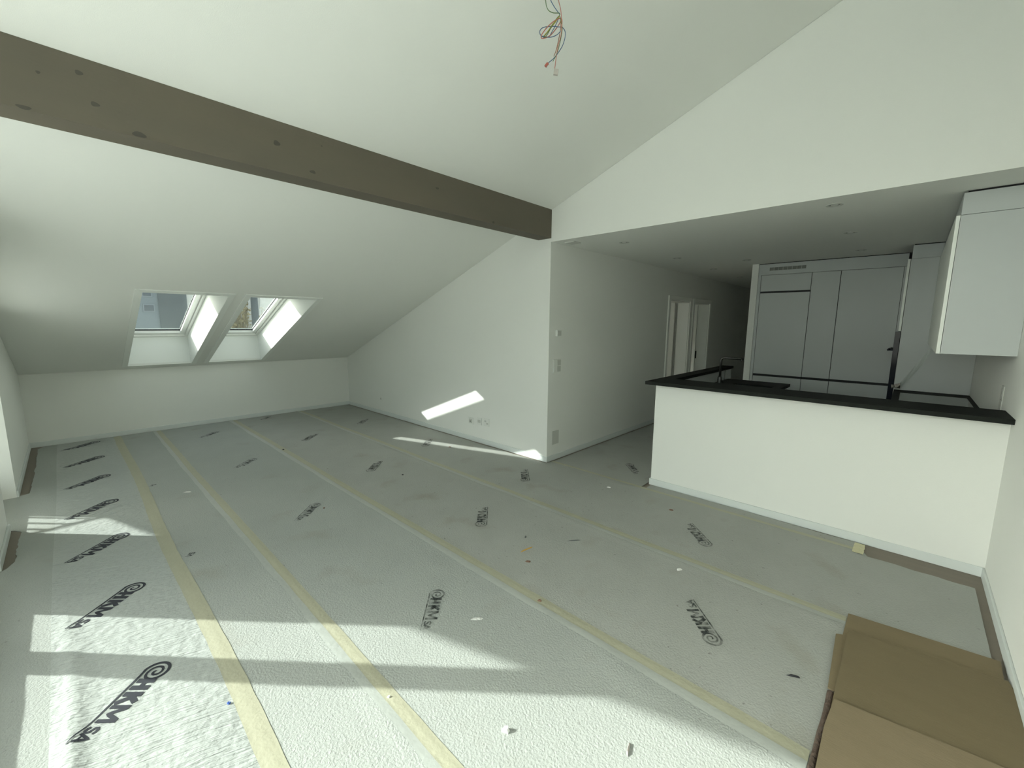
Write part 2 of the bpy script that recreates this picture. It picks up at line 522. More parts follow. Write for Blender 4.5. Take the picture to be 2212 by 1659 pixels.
# --- roof windows: reveals, frame, sash, gasket, pane
for i, (y0, y1) in enumerate(SKY):
    w = empty('window_%d' % (i + 1), (SX0, (y0 + y1) / 2, ceil_z(SX0)), kind=S)
    t = 0.012
    e_ = 0.0015                                    # panels stand a hair proud of the cut ceiling edge
    zt = ceil_z(SXB) + SOFF
    zs1, zt1 = ceil_z(SX1), ceil_z(SXT) + SOFF
    z00 = ceil_z(SX0)
    MB().prism([(SX0 + e_, z00 - .0005), (SXB + e_, zt), (SXB - t, zt), (SX0 - t, z00 + 0.0265)], 'y', y0, y1).done('reveal_panel', TRIMW, w)
    prof = [(SX0, z00 - .0005), (SX1, zs1 - .0005), (SXT, zt1), (SXB, zt)]
    MB().prism(prof, 'y', y0 - t, y0 + e_).done('reveal_panel', TRIMW, w)
    MB().prism(prof, 'y', y1 - e_, y1 + t).done('reveal_panel', TRIMW, w)
    MB().prism([(SX1 - e_, zs1 - .0005), (SXT, zt1 - e_), (SXT, zt1 + t), (SX1, zs1 + 0.03)], 'y', y0, y1).done('reveal_panel', TRIMW, w)
    # lining boards laid on the ceiling round the opening
    for (a, b, c, d) in ((SX1, SX1 + 0.05, y0 - 0.055, y1 + 0.055), (SX0, SX1, y0 - 0.055, y0), (SX0, SX1, y1, y1 + 0.055)):
        m2 = MB()
        slope_slab(m2, a, b, c, d, -0.009, -0.0005)
        m2.done('lining_board', TRIMW, w)
    def ringparts(name, xa, xb, ya, yb, wd, o0, o1, m):
        for (a, b, c, d) in ((xa, xa + wd, ya, yb), (xb - wd, xb, ya, yb), (xa + wd, xb - wd, ya, ya + wd), (xa + wd, xb - wd, yb - wd, yb)):
            m2 = MB()
            slope_slab(m2, a, b, c, d, o0, o1)
            m2.done(name, m, w)
    ringparts('outer_frame', SXB, SXT, y0, y1, 0.034, SOFF - 0.01, SOFF + 0.06, SASHW)
    ringparts('sash', SXB + 0.036, SXT - 0.036, y0 + 0.036, y1 - 0.036, 0.054, SOFF + 0.012, SOFF + 0.075, SASHW)
    ringparts('gasket', SXB + 0.089, SXT - 0.089, y0 + 0.089, y1 - 0.089, 0.007, SOFF + 0.045, SOFF + 0.062, GASKET)
    m2 = MB()
    slope_slab(m2, SXB + 0.090, SXT - 0.090, y0 + 0.090, y1 - 0.090, SOFF + 0.050, SOFF + 0.054)
    m2.done('pane', GLASS, w)

# --- french windows in the left wall
def french(name, x0, x1, rail, posts):
    w = empty(name, ((x0 + x1) / 2, -4.2, FLOOR), kind=S)
    def zt(x): return ceil_z(x) - HEAD
    box('bottom_rail', x0, x1, -4.30, -4.05, FLOOR, rail, SASHW, w)
    for a, b in posts:
        MB().prism([(a, rail), (b, rail), (b, zt(b)), (a, zt(a))], 'y', -4.24, -4.16).done('frame_post', SASHW, w)
    for (a, b) in zip(posts[:-1], posts[1:]):
        xa, xb = a[1], b[0]
        MB().prism([(xa, zt(xa) - 0.09), (xb, zt(xb) - 0.09), (xb, zt(xb)), (xa, zt(xa))], 'y', -4.24, -4.16).done('head_rail', SASHW, w)
        MB().prism([(xa, rail), (xb, rail), (xb, zt(xb) - 0.09), (xa, zt(xa) - 0.09)], 'y', -4.206, -4.200).done('pane', GLASS, w)
french('window_3', W1[0], W1[1], 0.146, [(W1[0], -2.505), (-1.83, W1[1])])
french('window_4', W2[0], W2[1], 0.194, [(W2[0], -0.918), (-0.473, -0.3735), (1.20, 1.30), (2.80, W2[1])])
for i, (a, b) in enumerate(((1.0, 3.0), (4.3, 6.4))):
    w = empty('window_%d' % (5 + i), (-3.5, (a + b) / 2, 0.8), kind=S)
    for (c, d, e, f) in ((a, b, 0.8, 0.86), (a, b, 2.04, 2.1), (a, a + 0.06, 0.86, 2.04), (b - 0.06, b, 0.86, 2.04)):
        box('frame', -3.53, -3.47, c, d, e, f, SASHW, w)
    box('pane', -3.503, -3.498, a + 0.06, b - 0.06, 0.86, 2.04, GLASS, w)

# --- two open doors off the corridor
def doorset(name, a, b, leaf):
    w = empty(name, (0, (a + b) / 2, FLOOR), kind=S)
    fw, ft = 0.062, 0.020
    box('door_frame', 0.0, ft, a - fw, a, FLOOR, DTOP + fw, DOORW, w, 0.003)
    box('door_frame', 0.0, ft, b, b + fw, FLOOR, DTOP + fw, DOORW, w, 0.003)
    box('door_frame', 0.0, ft, a, b, DTOP, DTOP + fw, DOORW, w, 0.003)
    box('jamb_lining', -0.2, 0.0, a, a + 0.014, FLOOR, DTOP, DOORW, w)
    jb = box('jamb_lining', -0.2, 0.0, b - 0.014, b, FLOOR, DTOP, DOORW, w)
    box('jamb_lining', -0.2, 0.0, a + 0.014, b - 0.014, DTOP - 0.014, DTOP, DOORW, w)
    box('seal', -0.196, -0.188, b - 0.020, b - 0.014, FLOOR, DTOP - 0.014, PLATE_G, w)
    if leaf == 'far':
        lf = box('door_leaf', -0.97, -0.225, b - 0.05, b - 0.01, FLOOR + 0.008, DTOP - 0.01, DOORW, w, 0.003)
        MB().tube([(-0.90, b - 0.05, 0.96), (-0.90, b - 0.095, 0.96), (-0.79, b - 0.095, 0.96)], 0.009).done('handle', BRUSHED, lf)
    else:
        lf = box('door_leaf', -0.97, -0.225, a + 0.01, a + 0.05, FLOOR + 0.008, DTOP - 0.01, DOORW, w, 0.003)
        MB().tube([(-0.90, a + 0.05, 0.96), (-0.90, a + 0.095, 0.96), (-0.79, a + 0.095, 0.96)], 0.009).done('handle', BRUSHED, lf)
        box('strike_plate', -0.187, -0.165, b - 0.0155, b - 0.0135, 0.87, 1.01, DARK, w)
doorset('door_1', D1[0], D1[1], 'far')
doorset('door_2', D2[0], D2[1], 'near')

# ================================================================== ROOF BEAM
BXA, BXB, BZ = -0.164, 0.0044, 2.358
bm_ = MB().prism([(BXA, BZ), (BXB, BZ), (BXB, ceil_z(BXB) - 0.001), (BXA, ceil_z(BXA) - 0.001)], 'y', YL + 0.001, -0.001)
beam = empty('roof_beam', ((BXA + BXB) / 2, YL / 2, BZ), 'grey-brown stained timber beam crossing under the sloped white ceiling', 'beam')
bm_.done('timber', BEAM, beam)
def knot(y, z, ry, rz, bottom=False):
    m2 = MB()
    n = 14
    vs = []
    for k in range(n):
        a = 2 * math.pi * k / n
        j = 1 + 0.12 * math.sin(3 * a + y * 9)
        if bottom: vs.append((z + rz * j * math.sin(a), y + ry * j * math.cos(a), BZ - 0.0009))
        else: vs.append((BXB + 0.0009, y + ry * j * math.cos(a), z + rz * j * math.sin(a)))
    inner = [((v[0] + (0 if not bottom else 0)), v[1], v[2]) for v in vs]
    m2.add(vs, [tuple(range(n))])
    m2.done('knot', KNOT, beam)
for (y, z, ry, rz) in ((-3.341, 2.568, .013, .010), (-3.301, 2.455, .015, .010), (-3.465, 2.521, .007, .006), (-2.356, 2.405, .018, .009), (-2.293, 2.571, .005, .004), (-2.551, 2.512, .018, .014), (-3.52, 2.367, .022, .008), (-3.159, 2.372, .026, .012), (-0.82, 2.372, .014, .010), (-1.42, 2.52, .016, .008), (-0.20, 2.50, .005, .005)):
    knot(y, z, ry, rz)

# ================================================================== HANGING WIRES
AX, AY, AZ = 1.354, -1.735, ceil_z(1.354)
wr = empty('hanging_wire_bundle', (AX, AY, AZ), 'tangled red, blue and green lamp wires hanging from the ceiling', 'wires')
ev, vv = Vector((0.7267, 0.6869, 0)), Vector((-0.6869, 0.7267, 0))
def wp(x, z, d=0): return Vector((AX, AY, 0)) + ev * x + vv * d + Vector((0, 0, z))
# screen-like coordinates of the bundle: x across (m), z height (m)
def wx(px): return (px - 1195.0) * 0.00231
def wz(py): return 3.0315 - py * 0.00202
def wire(m, pts, r=0.0018):
    q = [wp(wx(a), wz(b), d) for a, b, d in pts]
    MB().tube(spline(q, 8), r, 8).done('wire', m, wr, smooth=True)
TOP = (1195, -57)
wire(WIRE_GY, [(1193, -57, 0), (1182, -25, .01), (1181, 0, .01), (1186, 17, .01), (1196, 27, 0), (1209, 28, 0), (1209, 34, 0), (1196, 52, .01), (1183, 70, .01), (1178, 79, .005), (1184, 77, -.005), (1197, 52, -.005), (1209, 34, 0), (1213, 44, 0), (1216, 60, 0), (1214, 80, 0), (1209, 105, 0), (1204, 120, 0), (1198, 132, 0)])
wire(WIRE_B, [(1195, -57, 0), (1190, -25, -.01), (1190, 0, -.01), (1196, 14, -.01), (1207, 26, 0), (1210, 30, 0), (1205, 45, .01), (1195, 65, .01), (1188, 76, .01), (1174, 78, 0), (1169, 71, -.01), (1176, 62, -.01), (1196, 56, 0), (1207, 54, .01), (1218, 56, .01), (1223, 72, 0), (1219, 94, 0), (1209, 113, 0), (1199, 126, 0), (1188, 136, 0)])
wire(WIRE_B, [(1213, 66, 0), (1206, 71, .01), (1195, 76, .01), (1184, 78, .005), (1175, 77, 0)])
wire(WIRE_R, [(1198, -57, 0), (1203, -20, 0), (1207, 0, 0), (1212, 20, 0), (1214, 38, 0), (1215, 55, 0), (1214, 75, 0), (1209, 95, 0), (1206, 115, 0), (1204, 130, 0), (1202, 151, 0)])
wire(WIRE_R, [(1214, 40, 0), (1211, 46, .01), (1202, 60, .012), (1190, 74, .01), (1178, 82, 0), (1173, 83, -.005), (1173, 78, -.01), (1182, 64, -.01), (1196, 50, -.01), (1210, 39, 0), (1215, 42, 0), (1215, 60, 0)], 0.0022)
wire(WIRE_Y, [(1210, 32, 0), (1202, 45, .006), (1190, 58, .012), (1182, 70, .01), (1178, 77, 0), (1186, 70, -.012), (1196, 54, -.01), (1210, 34, 0)])
wire(WIRE_O, [(1213, 40, 0), (1213, 60, .004), (1209, 85, .004), (1205, 105, .004), (1200, 120, .004)])
def clampblock(px, py, sx, sy, sz, m, ang, hole):
    c = wp(wx(px), wz(py))
    R = Matrix.Rotation(ang, 3, vv) @ Matrix((ev, vv, Vector((0, 0, 1)))).transposed()
    m2 = MB().box(-sx, sx, -sy, sy, -sz, sz, 0.0015)
    m2.v = [tuple(c + R @ Vector(v)) for v in m2.v]
    cl = m2.done('connector_block', m, wr)
    m3 = MB().box(sx * .3, sx * 1.03, -sy * .6, sy * .6, -sz * .5, sz * .6)
    m3.v = [tuple(c + R @ Vector(v)) for v in m3.v]
    m3.done('clamp_slot', hole, cl)
clampblock(1205, 156, 0.011, 0.007, 0.013, CLAMP, 0.15, DARK)
clampblock(1185, 140, 0.006, 0.005, 0.010, CLAMP_R, 0.7, CLAMP)

# ================================================================== WALL AND CEILING FITTINGS
def plate_x(name, y0, y1, z0, z1, label, cat, th=0.009, m=PLATE, group=None):
    e = empty(name, (0, (y0 + y1) / 2, z0), label, cat, group)
    box('cover_plate', 0.0, th, y0, y1, z0, z1, m, e, 0.002)
    return e
t = plate_x('thermostat', 0.112, 0.190, 1.365, 1.432, 'small square white room thermostat above the light switches', 'thermostat', 0.022)
box('dial_face', 0.0215, 0.0235, 0.120, 0.182, 1.372, 1.425, PLATE_G, t)
t = plate_x('light_switch', 0.075, 0.212, 0.975, 1.120, 'white four-part light switch plate on the corridor wall edge', 'switch', 0.008)
for a in (0.084, 0.147):
    for b in (0.984, 1.051):
        box('rocker', 0.0075, 0.0115, a, a + 0.056, b, b + 0.060, PLATE if a < 0.1 else PLATE_G, t, 0.001)
t = plate_x('blank_cover', 0.090, 0.205, 0.172, 0.325, 'plain cream blank cover plate low on the corridor wall', 'cover plate', 0.006, PLATE_G)

def socket(xc, zc, s, label, kind):
    e = empty('wall_socket', (xc, 0, zc - s / 2), label, 'socket', 'sockets low on the gable wall')
    box('cover_plate', xc - s / 2, xc + s / 2, -0.008, 0.0, zc - s / 2, zc + s / 2, PLATE, e, 0.002)
    if kind == 'hole':
        box('insert', xc - .027, xc + .027, -0.011, -0.0075, zc - .027, zc + .027, PLATE_G, e, 0.001)
        m2 = MB().tube([(xc - .004, -0.0115, zc - .004), (xc - .004, -0.0095, zc - .004)], 0.008, 12)
        m2.done('jack_hole', DARK, e)
    elif kind == 'three':
        for (dx, dz) in ((-.012, 0), (.012, 0), (0, -.009)):
            MB().tube([(xc + dx, -0.0088, zc + dz), (xc + dx, -0.006, zc + dz)], 0.004, 10).done('pin_hole', PLATE_G, e)
        box('insert', xc - .026, xc + .026, -0.0095, -0.0075, zc - .018, zc + .018, PLATE_G, e, 0.0008)
    else:
        for dx, dz in ((-.017, .014), (.017, -.014)):
            box('insert', xc + dx - .015, xc + dx + .015, -0.0105, -0.0075, zc + dz - .010, zc + dz + .010, PLATE_G, e, 0.001)
socket(-1.248, 0.252, 0.088, 'white wall socket with a black round jack hole', 'hole')
socket(-1.087, 0.272, 0.088, 'white wall socket plate with three pin holes, between two others', 'three')
socket(-0.955, 0.279, 0.096, 'white socket plate with two slots beside the pin-hole socket', 'two')
e = empty('wall_socket', (-3.497, 0, 0.215), 'small lone white socket near the knee wall corner', 'socket', 'sockets low on the gable wall')
box('cover_plate', -3.53, -3.464, -0.008, 0, 0.215, 0.286, PLATE, e, 0.002)
box('insert', -3.518, -3.476, -0.010, -0.0075, 0.235, 0.262, PLATE_G, e, 0.001)

SPOT = [((0.545, 0.508), 'recessed spotlight over the corridor mouth next to the square ceiling plate'),
        ((0.532, 1.867), 'second recessed spotlight along the corridor wall, counted from the square ceiling plate'),
        ((0.520, 3.236), 'third recessed spotlight along the corridor wall, counted from the square ceiling plate'),
        ((0.508, 4.604), 'deepest recessed spotlight in the dark corridor ceiling'),
        ((1.137, 2.579), 'recessed spotlight in front of the narrow wall stub beside the tall cabinets'),
        ((2.290, 0.228), 'recessed spotlight in the kitchen ceiling right behind the header edge'),
        ((2.277, 1.393), 'recessed spotlight over the middle of the kitchen floor'),
        ((2.268, 2.580), 'recessed spotlight close in front of the tall cabinets'),]
for (c, lb) in SPOT:
    e = empty('ceiling_spotlight', (c[0], c[1], HZ), lb, 'spotlight', 'recessed kitchen and corridor spotlights')
    MB().disc(c, 0.034, 0.050, HZ - 0.004, HZ - 0.0002).done('trim_ring', PLATE_G, e, smooth=False)
    MB().disc(c, 0.0005, 0.022, HZ - 0.0026, HZ - 0.0004, 20).done('lamp', PLATE, e)
    MB().disc(c, 0.022, 0.034, HZ - 0.0012, HZ - 0.0003, 20).done('recess', GRILLE, e)
box('ceiling_plate', 0.095, 0.215, 0.103, 0.226, HZ - 0.010, HZ - 0.0002, PLATE_G, bev=0.003, label='square grey cover plate on the kitchen ceiling by the header corner', cat='cover plate')

# ================================================================== KITCHEN
# bar worktop: bar along the half wall plus the narrow return along the low wall
ZT = 0.990
mb = MB()
mb.prism([(1.050, 0.090), (3.2375, 0.090), (3.2375, 0.455), (1.178, 0.455), (1.178, 2.250), (1.050, 2.250)], 'z', HTOP + 0.0005, ZT)
mb.done('bar_worktop', BLACKTOP, label='L-shaped black stone bar top on the white half wall', cat='worktop')
# splash panel under the return
e = empty('splash_panel', (1.158, 1.35, 0.84), 'light grey panel behind the sink under the narrow bar return', 'panel')
box('panel', 1.1525, 1.160, 0.36, 2.235, 0.8405, 0.958, CAB, e, 0.001)
# sink run
ZW = 0.840
e = empty('sink_worktop', (1.5, 1.3, ZW - 0.03), 'low black sink worktop with an undermounted basin behind the bar', 'worktop')
BX0, BX1, BY0, BY1 = 1.36, 1.74, 0.95, 1.75
mb = MB()
for (a, b, c, d) in ((1.161, BX0, 0.46, 2.13), (BX1, 1.82, 0.46, 2.13), (BX0, BX1, 0.46, BY0), (BX0, BX1, BY1, 2.13)):
    mb.box(a, b, c, d, ZW - 0.03, ZW)
mb.done('slab', BLACKTOP, e)
mb = MB()
mb.box(BX0 - .01, BX1 + .01, BY0 - .01, BY1 + .01, ZW - 0.21, ZW - 0.20)
for (a, b, c, d) in ((BX0 - .01, BX0, BY0, BY1), (BX1, BX1 + .01, BY0, BY1), (BX0, BX1, BY0 - .01, BY0), (BX0, BX1, BY1, BY1 + .01)):
    mb.box(a, b, c, d, ZW - 0.20, ZW - 0.0305)
mb.done('basin', BLACKTOP, e)
e = empty('sink_cabinet', (1.48, 1.3, FLOOR), 'light grey base cabinet under the black sink worktop', 'cabinet')
mb = MB()
mb.box(1.161, 1.775, 0.46, 0.90, 0.08, ZW - 0.0305); mb.box(1.161, 1.775, 1.80, 2.12, 0.08, ZW - 0.0305)
mb.box(1.161, 1.775, 0.90, 1.80, 0.08, ZW - 0.225)
mb.done('body', CAB, e)
for k in range(3):
    a = 0.47 + k * 0.55
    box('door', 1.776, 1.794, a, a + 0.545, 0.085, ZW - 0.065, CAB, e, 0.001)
box('plinth', 1.2, 1.72, 0.46, 2.1, FLOOR, 0.079, GROOVE, e)
# faucet
FX, FY = 1.275, 1.43
fa = empty('faucet', (FX, FY, ZW), 'dark steel kitchen tap with a right-angled spout and side lever', 'tap')
MB().tube([(FX, FY, ZW), (FX, FY, ZW + .008), (FX, FY, ZW + .009), (FX, FY, ZW + .06), (FX, FY, ZW + .085), (FX, FY, ZW + .105)], [.030, .030, .024, .024, .023, .014], 18).done('base', BRUSHED, fa, smooth=True)
pp = [(FX, FY, ZW + .10), (FX, FY, ZW + .27)]
for k in range(1, 9):
    a = math.pi / 2 * k / 8
    pp.append((FX + .035 * (1 - math.cos(a)), FY, ZW + .27 + .035 * math.sin(a)))
pp.append((FX + .225, FY, ZW + .305))
MB().tube(pp, .0125, 14).done('spout', BRUSHED, fa, smooth=True)
MB().tube([(FX + .205, FY, ZW + .299), (FX + .205, FY, ZW + .282)], .010, 12).done('nozzle', BRUSHED, fa, smooth=True)
MB().tube([(FX + .012, FY - .006, ZW + .05), (FX + .040, FY - .012, ZW + .048), (FX + .050, FY - .016, ZW + .065), (FX + .058, FY - .018, ZW + .175)], [.012, .012, .006, .005], 10).done('lever', BRUSHED, fa, smooth=True)

# tall cabinet row
YF = 3.10
def tallunit(x0, x1, label, topflap):
    e = empty('tall_cabinet', ((x0 + x1) / 2, YF + 0.3, FLOOR), label, 'cabinet', 'tall built-in kitchen cabinets')
    g = 0.003
    box('body', x0 + .0005, x1 - .0005, YF + 0.022, 3.745, 0.08, 2.170, GROOVE, e)
    box('plinth', x0 + .0005, x1 - .0005, YF + 0.06, 3.70, FLOOR, 0.079, GROOVE, e)
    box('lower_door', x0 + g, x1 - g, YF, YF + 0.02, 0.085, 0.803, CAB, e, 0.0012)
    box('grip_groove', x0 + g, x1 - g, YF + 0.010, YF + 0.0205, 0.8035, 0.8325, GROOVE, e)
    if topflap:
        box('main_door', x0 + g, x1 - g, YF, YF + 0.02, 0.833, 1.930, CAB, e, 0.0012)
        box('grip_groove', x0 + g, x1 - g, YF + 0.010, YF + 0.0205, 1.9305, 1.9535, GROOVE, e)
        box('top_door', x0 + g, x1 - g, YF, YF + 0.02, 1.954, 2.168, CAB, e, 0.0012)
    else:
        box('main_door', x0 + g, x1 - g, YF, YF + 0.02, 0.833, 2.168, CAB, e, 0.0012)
tallunit(1.196, 1.768, 'tall grey cabinet with a short top door above a black groove', True)
tallunit(1.768, 2.062, 'narrow tall grey cabinet in the middle of the row', False)
tallunit(2.062, 2.630, 'wide tall grey cabinet beside the oven column', False)
box('filler_strip', 1.1625, 1.1955, YF - 0.004, YF + 0.02, FLOOR, 2.170, CAB, bev=0.001, label='slim grey filler strip between the wall stub and the tall cabinets', cat='filler')
e = empty('cornice_panel', (1.9, YF, 2.172), 'long grey panel above the tall cabinets with a slotted vent', 'panel')
GX0, GX1, GZ0, GZ1 = 1.285, 1.700, 2.225, 2.266
mb = MB()
mb.box(1.163, GX0, YF, YF + 0.02, 2.172, 2.313); mb.box(GX1, 2.655, YF, YF + 0.02, 2.172, 2.313)
mb.box(GX0, GX1, YF, YF + 0.02, 2.172, GZ0); mb.box(GX0, GX1, YF, YF + 0.02, GZ1, 2.313)
mb.done('board', CAB, e)
gr = box('vent_backing', GX0, GX1, YF + 0.012, YF + 0.019, GZ0, GZ1, GRILLE, e)
for k in range(9):
    x = GX0 + (GX1 - GX0 - .004) * k / 8
    box('vent_bar', x, x + 0.004, YF + 0.001, YF + 0.012, GZ0, GZ1, PLATE_G, e)
for k in range(1, 4):
    z = GZ0 + (GZ1 - GZ0) * k / 4
    box('vent_bar', GX0, GX1, YF + 0.006, YF + 0.011, z - .0015, z + .0015, GRILLE, e)
box('shadow_gap', 1.163, 2.655, YF + 0.012, YF + 0.03, 2.3135, 2.3228, GROOVE, e)

# oven column against the right wall, doors facing the sink
TX, TY = 2.684, 2.49
e = empty('oven_cabinet', (2.96, 2.8, FLOOR), 'tall grey oven column with its plain side panel beside the worktop', 'cabinet')
box('side_panel', TX, XR - 0.001, TY, TY + 0.02, FLOOR, 2.180, CAB, e, 0.001)
box('top_panel', TX + 0.004, XR - 0.001, TY, TY + 0.02, 2.182, 2.313, CAB, e, 0.001)
mb = MB()
mb.box(TX + 0.002, XR - 0.001, TY + 0.021, 3.74, 0.08, 0.70); mb.box(TX + 0.002, XR - 0.001, TY + 0.021, 3.74, 1.46, 2.18)
mb.box(TX + 0.30, XR - 0.001, TY + 0.021, 3.74, 0.70, 1.46)
mb.box(TX + 0.002, TX + 0.30, 3.08, 3.74, 0.70, 1.46)
mb.done('body', GROOVE, e)
box('upper_door', TX - 0.024, TX - 0.004, TY + 0.001, 3.075, 1.452, 2.180, CABW, e, 0.001)
box('lower_door', TX - 0.024, TX - 0.004, TY + 0.001, 3.075, 0.085, 0.700, CABW, e, 0.001)
box('shadow_gap', TX + 0.012, XR - 0.002, TY + 0.008, TY + 0.03, 2.3135, 2.3228, GROOVE, e)
e = empty('built_in_oven', (TX - .01, 2.78, 0.71), 'black glass built-in oven in the tall column, handle sticking out', 'oven')
box('front', TX - 0.046, TX - 0.003, TY + 0.003, 3.073, 0.708, 1.445, OVENBLK, e, 0.002)
box('box_body', TX + 0.003, TX + 0.29, TY + 0.03, 3.07, 0.715, 1.44, GROOVE, e)
MB().tube([(TX - 0.084, TY + 0.03, 1.252), (TX - 0.084, 3.04, 1.252)], 0.010, 12).done('handle', OVENBLK, e, smooth=True)
for yy in (TY + 0.04, 3.03):
    MB().tube([(TX - 0.084, yy, 1.252), (TX - 0.046, yy, 1.252)], 0.008, 10).done('handle_mount', OVENBLK, e)

box('filler_strip', 2.6305, 2.6575, YF - 0.002, YF + 0.02, FLOOR, 2.170, CAB, bev=0.001, label='slim grey corner filler between the wide tall cabinet and the oven column', cat='filler')
# worktop, base cabinets and hob along the right wall
box('side_worktop', 2.690, XR - 0.001, 0.457, 2.488, ZW - 0.03, ZW, BLACKTOP, bev=0.002, label='black worktop along the right wall under the hanging cabinet', cat='worktop')
box('hob', 2.742, 3.200, 1.300, 2.180, ZW + 0.0004, ZW + 0.006, HOB, bev=0.002, label='flat grey-black glass hob set on the right wall worktop', cat='hob')
e = empty('base_cabinet', (2.97, 1.5, FLOOR), 'light grey base cabinet under the worktop along the right wall', 'cabinet')
box('body', 2.712, XR - 0.001, 0.457, 2.488, 0.08, ZW - 0.0305, CAB, e)
box('plinth', 2.77, XR - 0.001, 0.46, 2.48, FLOOR, 0.079, GROOVE, e)
for k in range(3):
    a = 0.46 + k * 0.676
    box('door', 2.693, 2.711, a, a + 0.670, 0.085, ZW - 0.065, CAB, e, 0.001)
# hanging cabinet on the right wall
CY = 0.37
e = empty('hanging_cabinet', (3.07, 1.4, 1.328), 'pale grey hanging kitchen cabinet on the right wall by the header', 'cabinet')
box('end_panel', 2.913, XR - 0.001, CY, CY + 0.019, 1.328, 2.180, CAB, e, 0.001)
box('top_panel', 2.913, XR - 0.001, CY, CY + 0.019, 2.1825, 2.311, CAB, e, 0.001)
box('top_side_panel', 2.913, 2.932, CY + 0.02, TY - 0.001, 2.1825, 2.311, CAB, e, 0.001)
box('body', 2.914, XR - 0.001, CY + 0.0195, TY - 0.001, 1.330, 2.179, CAB, e)
for k in range(3):
    a = CY + k * 0.7065
    box('door', 2.893, 2.911, a, a + 0.704, 1.328, 2.180, CABW, e, 0.001)
box('shadow_gap', 2.930, XR - 0.002, CY + 0.010, TY - 0.002, 2.3115, 2.3228, GROOVE, e)
# kitchen socket on the right wall
e = empty('wall_socket', (XR, 0.65, 1.03), 'double socket on the kitchen wall above the side worktop', 'socket')
box('cover_plate', XR - 0.006, XR, 0.605, 0.690, 1.035, 1.125, PLATE_G, e, 0.002)
box('cover_plate', XR - 0.006, XR, 0.605, 0.690, 0.965, 1.033, PLATE_G, e, 0.002)
box('insert', XR - 0.0075, XR - 0.005, 0.622, 0.673, 1.055, 1.105, PLATE_G, e, 0.001)
# clear protective film peeled off the oven column's side panel
m2 = MB()
NF = 14
vs = []
for i in range(NF + 1):
    for j in range(9):
        s, tt = i / NF, j / 8
        x = 2.700 + s * 0.225 + tt * 0.02
        z = ZW + 0.012 + s * 0.45 * (1 - 0.08 * tt) - tt * 0.03 * math.sin(s * 3.1)
        y = TY - 0.012 - 0.06 * tt * (1 - s) - 0.012 * math.sin(s * 14 + tt * 5) * (1 - s)
        vs.append((x, y, max(z, ZW + 0.006)))
fs = [(i * 9 + j, i * 9 + j + 1, (i + 1) * 9 + j + 1, (i + 1) * 9 + j) for i in range(NF) for j in range(8)]
m2.add(vs, fs)
e = empty('peeled_film', (2.72, 2.42, ZW), 'crumpled clear protective film peeling off the oven column side panel', 'plastic film')
m2.done('film', FILM, e, smooth=True)
m2 = MB()
vs = []
for i in range(9):
    for j in range(7):
        s, tt = i / 8, j / 6
        n = noise.noise(Vector((s * 4, tt * 4, 3.1)))
        vs.append((2.672 + s * 0.060 + .02 * n, TY - 0.02 - tt * 0.07 - .02 * noise.noise(Vector((s * 5, tt * 3, 9))), ZW + 0.006 + 0.05 * abs(math.sin(tt * 3.1 + n * 2)) + .035 * s * tt))
fs = [(i * 7 + j, i * 7 + j + 1, (i + 1) * 7 + j + 1, (i + 1) * 7 + j) for i in range(8) for j in range(6)]
m2.add(vs, fs)
m2.done('crumpled_edge', CLAMP, e, smooth=True)

# ================================================================== FLOOR PROTECTION
SEAMS = [-3.150, -2.735, -1.850, -0.873, 0.055]
def seam_y(k, x):
    return SEAMS[k] + 0.012 * noise.noise(Vector((x * 0.7, k * 7.3, 0.3))) + (0.006 * math.sin(x * 1.7) if k == 0 else 0)
def zs(x, y):
    """height of the laid fleece: folds near the windows, a soft ridge beside each seam"""
    z = 0.0012 * noise.noise(Vector((x * 2.1, y * 2.6, 1.7)))
    w = max(0.0, min(1.0, (x + 0.6) / 1.6)) * max(0.0, min(1.0, (-3.17 - y) / 0.14))
    if w > 0:
        u = x * 0.80 - y * 0.35
        z += w * 0.0065 * (0.7 + noise.noise(Vector((u * 7.5, (x - y) * 1.1, 4.0))) + 0.35 * noise.noise(Vector((u * 15, (x - y) * 2.2, 8.0))))
        z += w * 0.016 * math.exp(-((y + 3.625 - 0.012 * math.sin(x * 4)) / 0.028) ** 2)
    for k in range(1, 4):
        d = y - seam_y(k, x)
        z += 0.0042 * math.exp(-((d + 0.055) / 0.022) ** 2)
    if y < -1.86 and x > 1.3:
        w2 = min(1, (x - 1.3) / 0.5) * max(0, 1 - abs(y + 1.98) / 0.16)
        z += w2 * 0.009 * abs(noise.noise(Vector((x * 2.6 + y * 5, y * 14, 2.2))))
    return z

def sheet(name, xs, ylo, yhi, ny, m, label, dz=0.0, group=None, cat='floor sheet'):
    """a felt sheet: grid over the xs columns, from ylo(x) to yhi(x), with a small skirt"""
    vs, fs = [], []
    nx = len(xs)
    for x in xs:
        a, b = ylo(x), yhi(x)
        for j in range(ny + 1):
            y = a + (b - a) * j / ny
            vs.append((x, y, zs(x, y) + dz))
    for i in range(nx - 1):
        for j in range(ny):
            p = i * (ny + 1) + j
            fs.append((p, p + ny + 1, p + ny + 2, p + 1))
    rim = [i * (ny + 1) for i in range(nx)] + [(nx - 1) * (ny + 1) + j for j in range(1, ny + 1)] + [i * (ny + 1) + ny for i in range(nx - 2, -1, -1)] + [j for j in range(ny - 1, 0, -1)]
    base = len(vs)
    for r_ in rim:
        v = vs[r_]
        vs.append((v[0], v[1], FLOOR + 0.0004))
    for r_ in rim: vs.append(vs[r_])
    n = len(rim)
    for i in range(n):
        fs.append((base + n + i, base + i, base + (i + 1) % n, base + n + (i + 1) % n))
    return link(name, vs, fs, m, None, smooth=True, label=label, cat=cat, group=group)

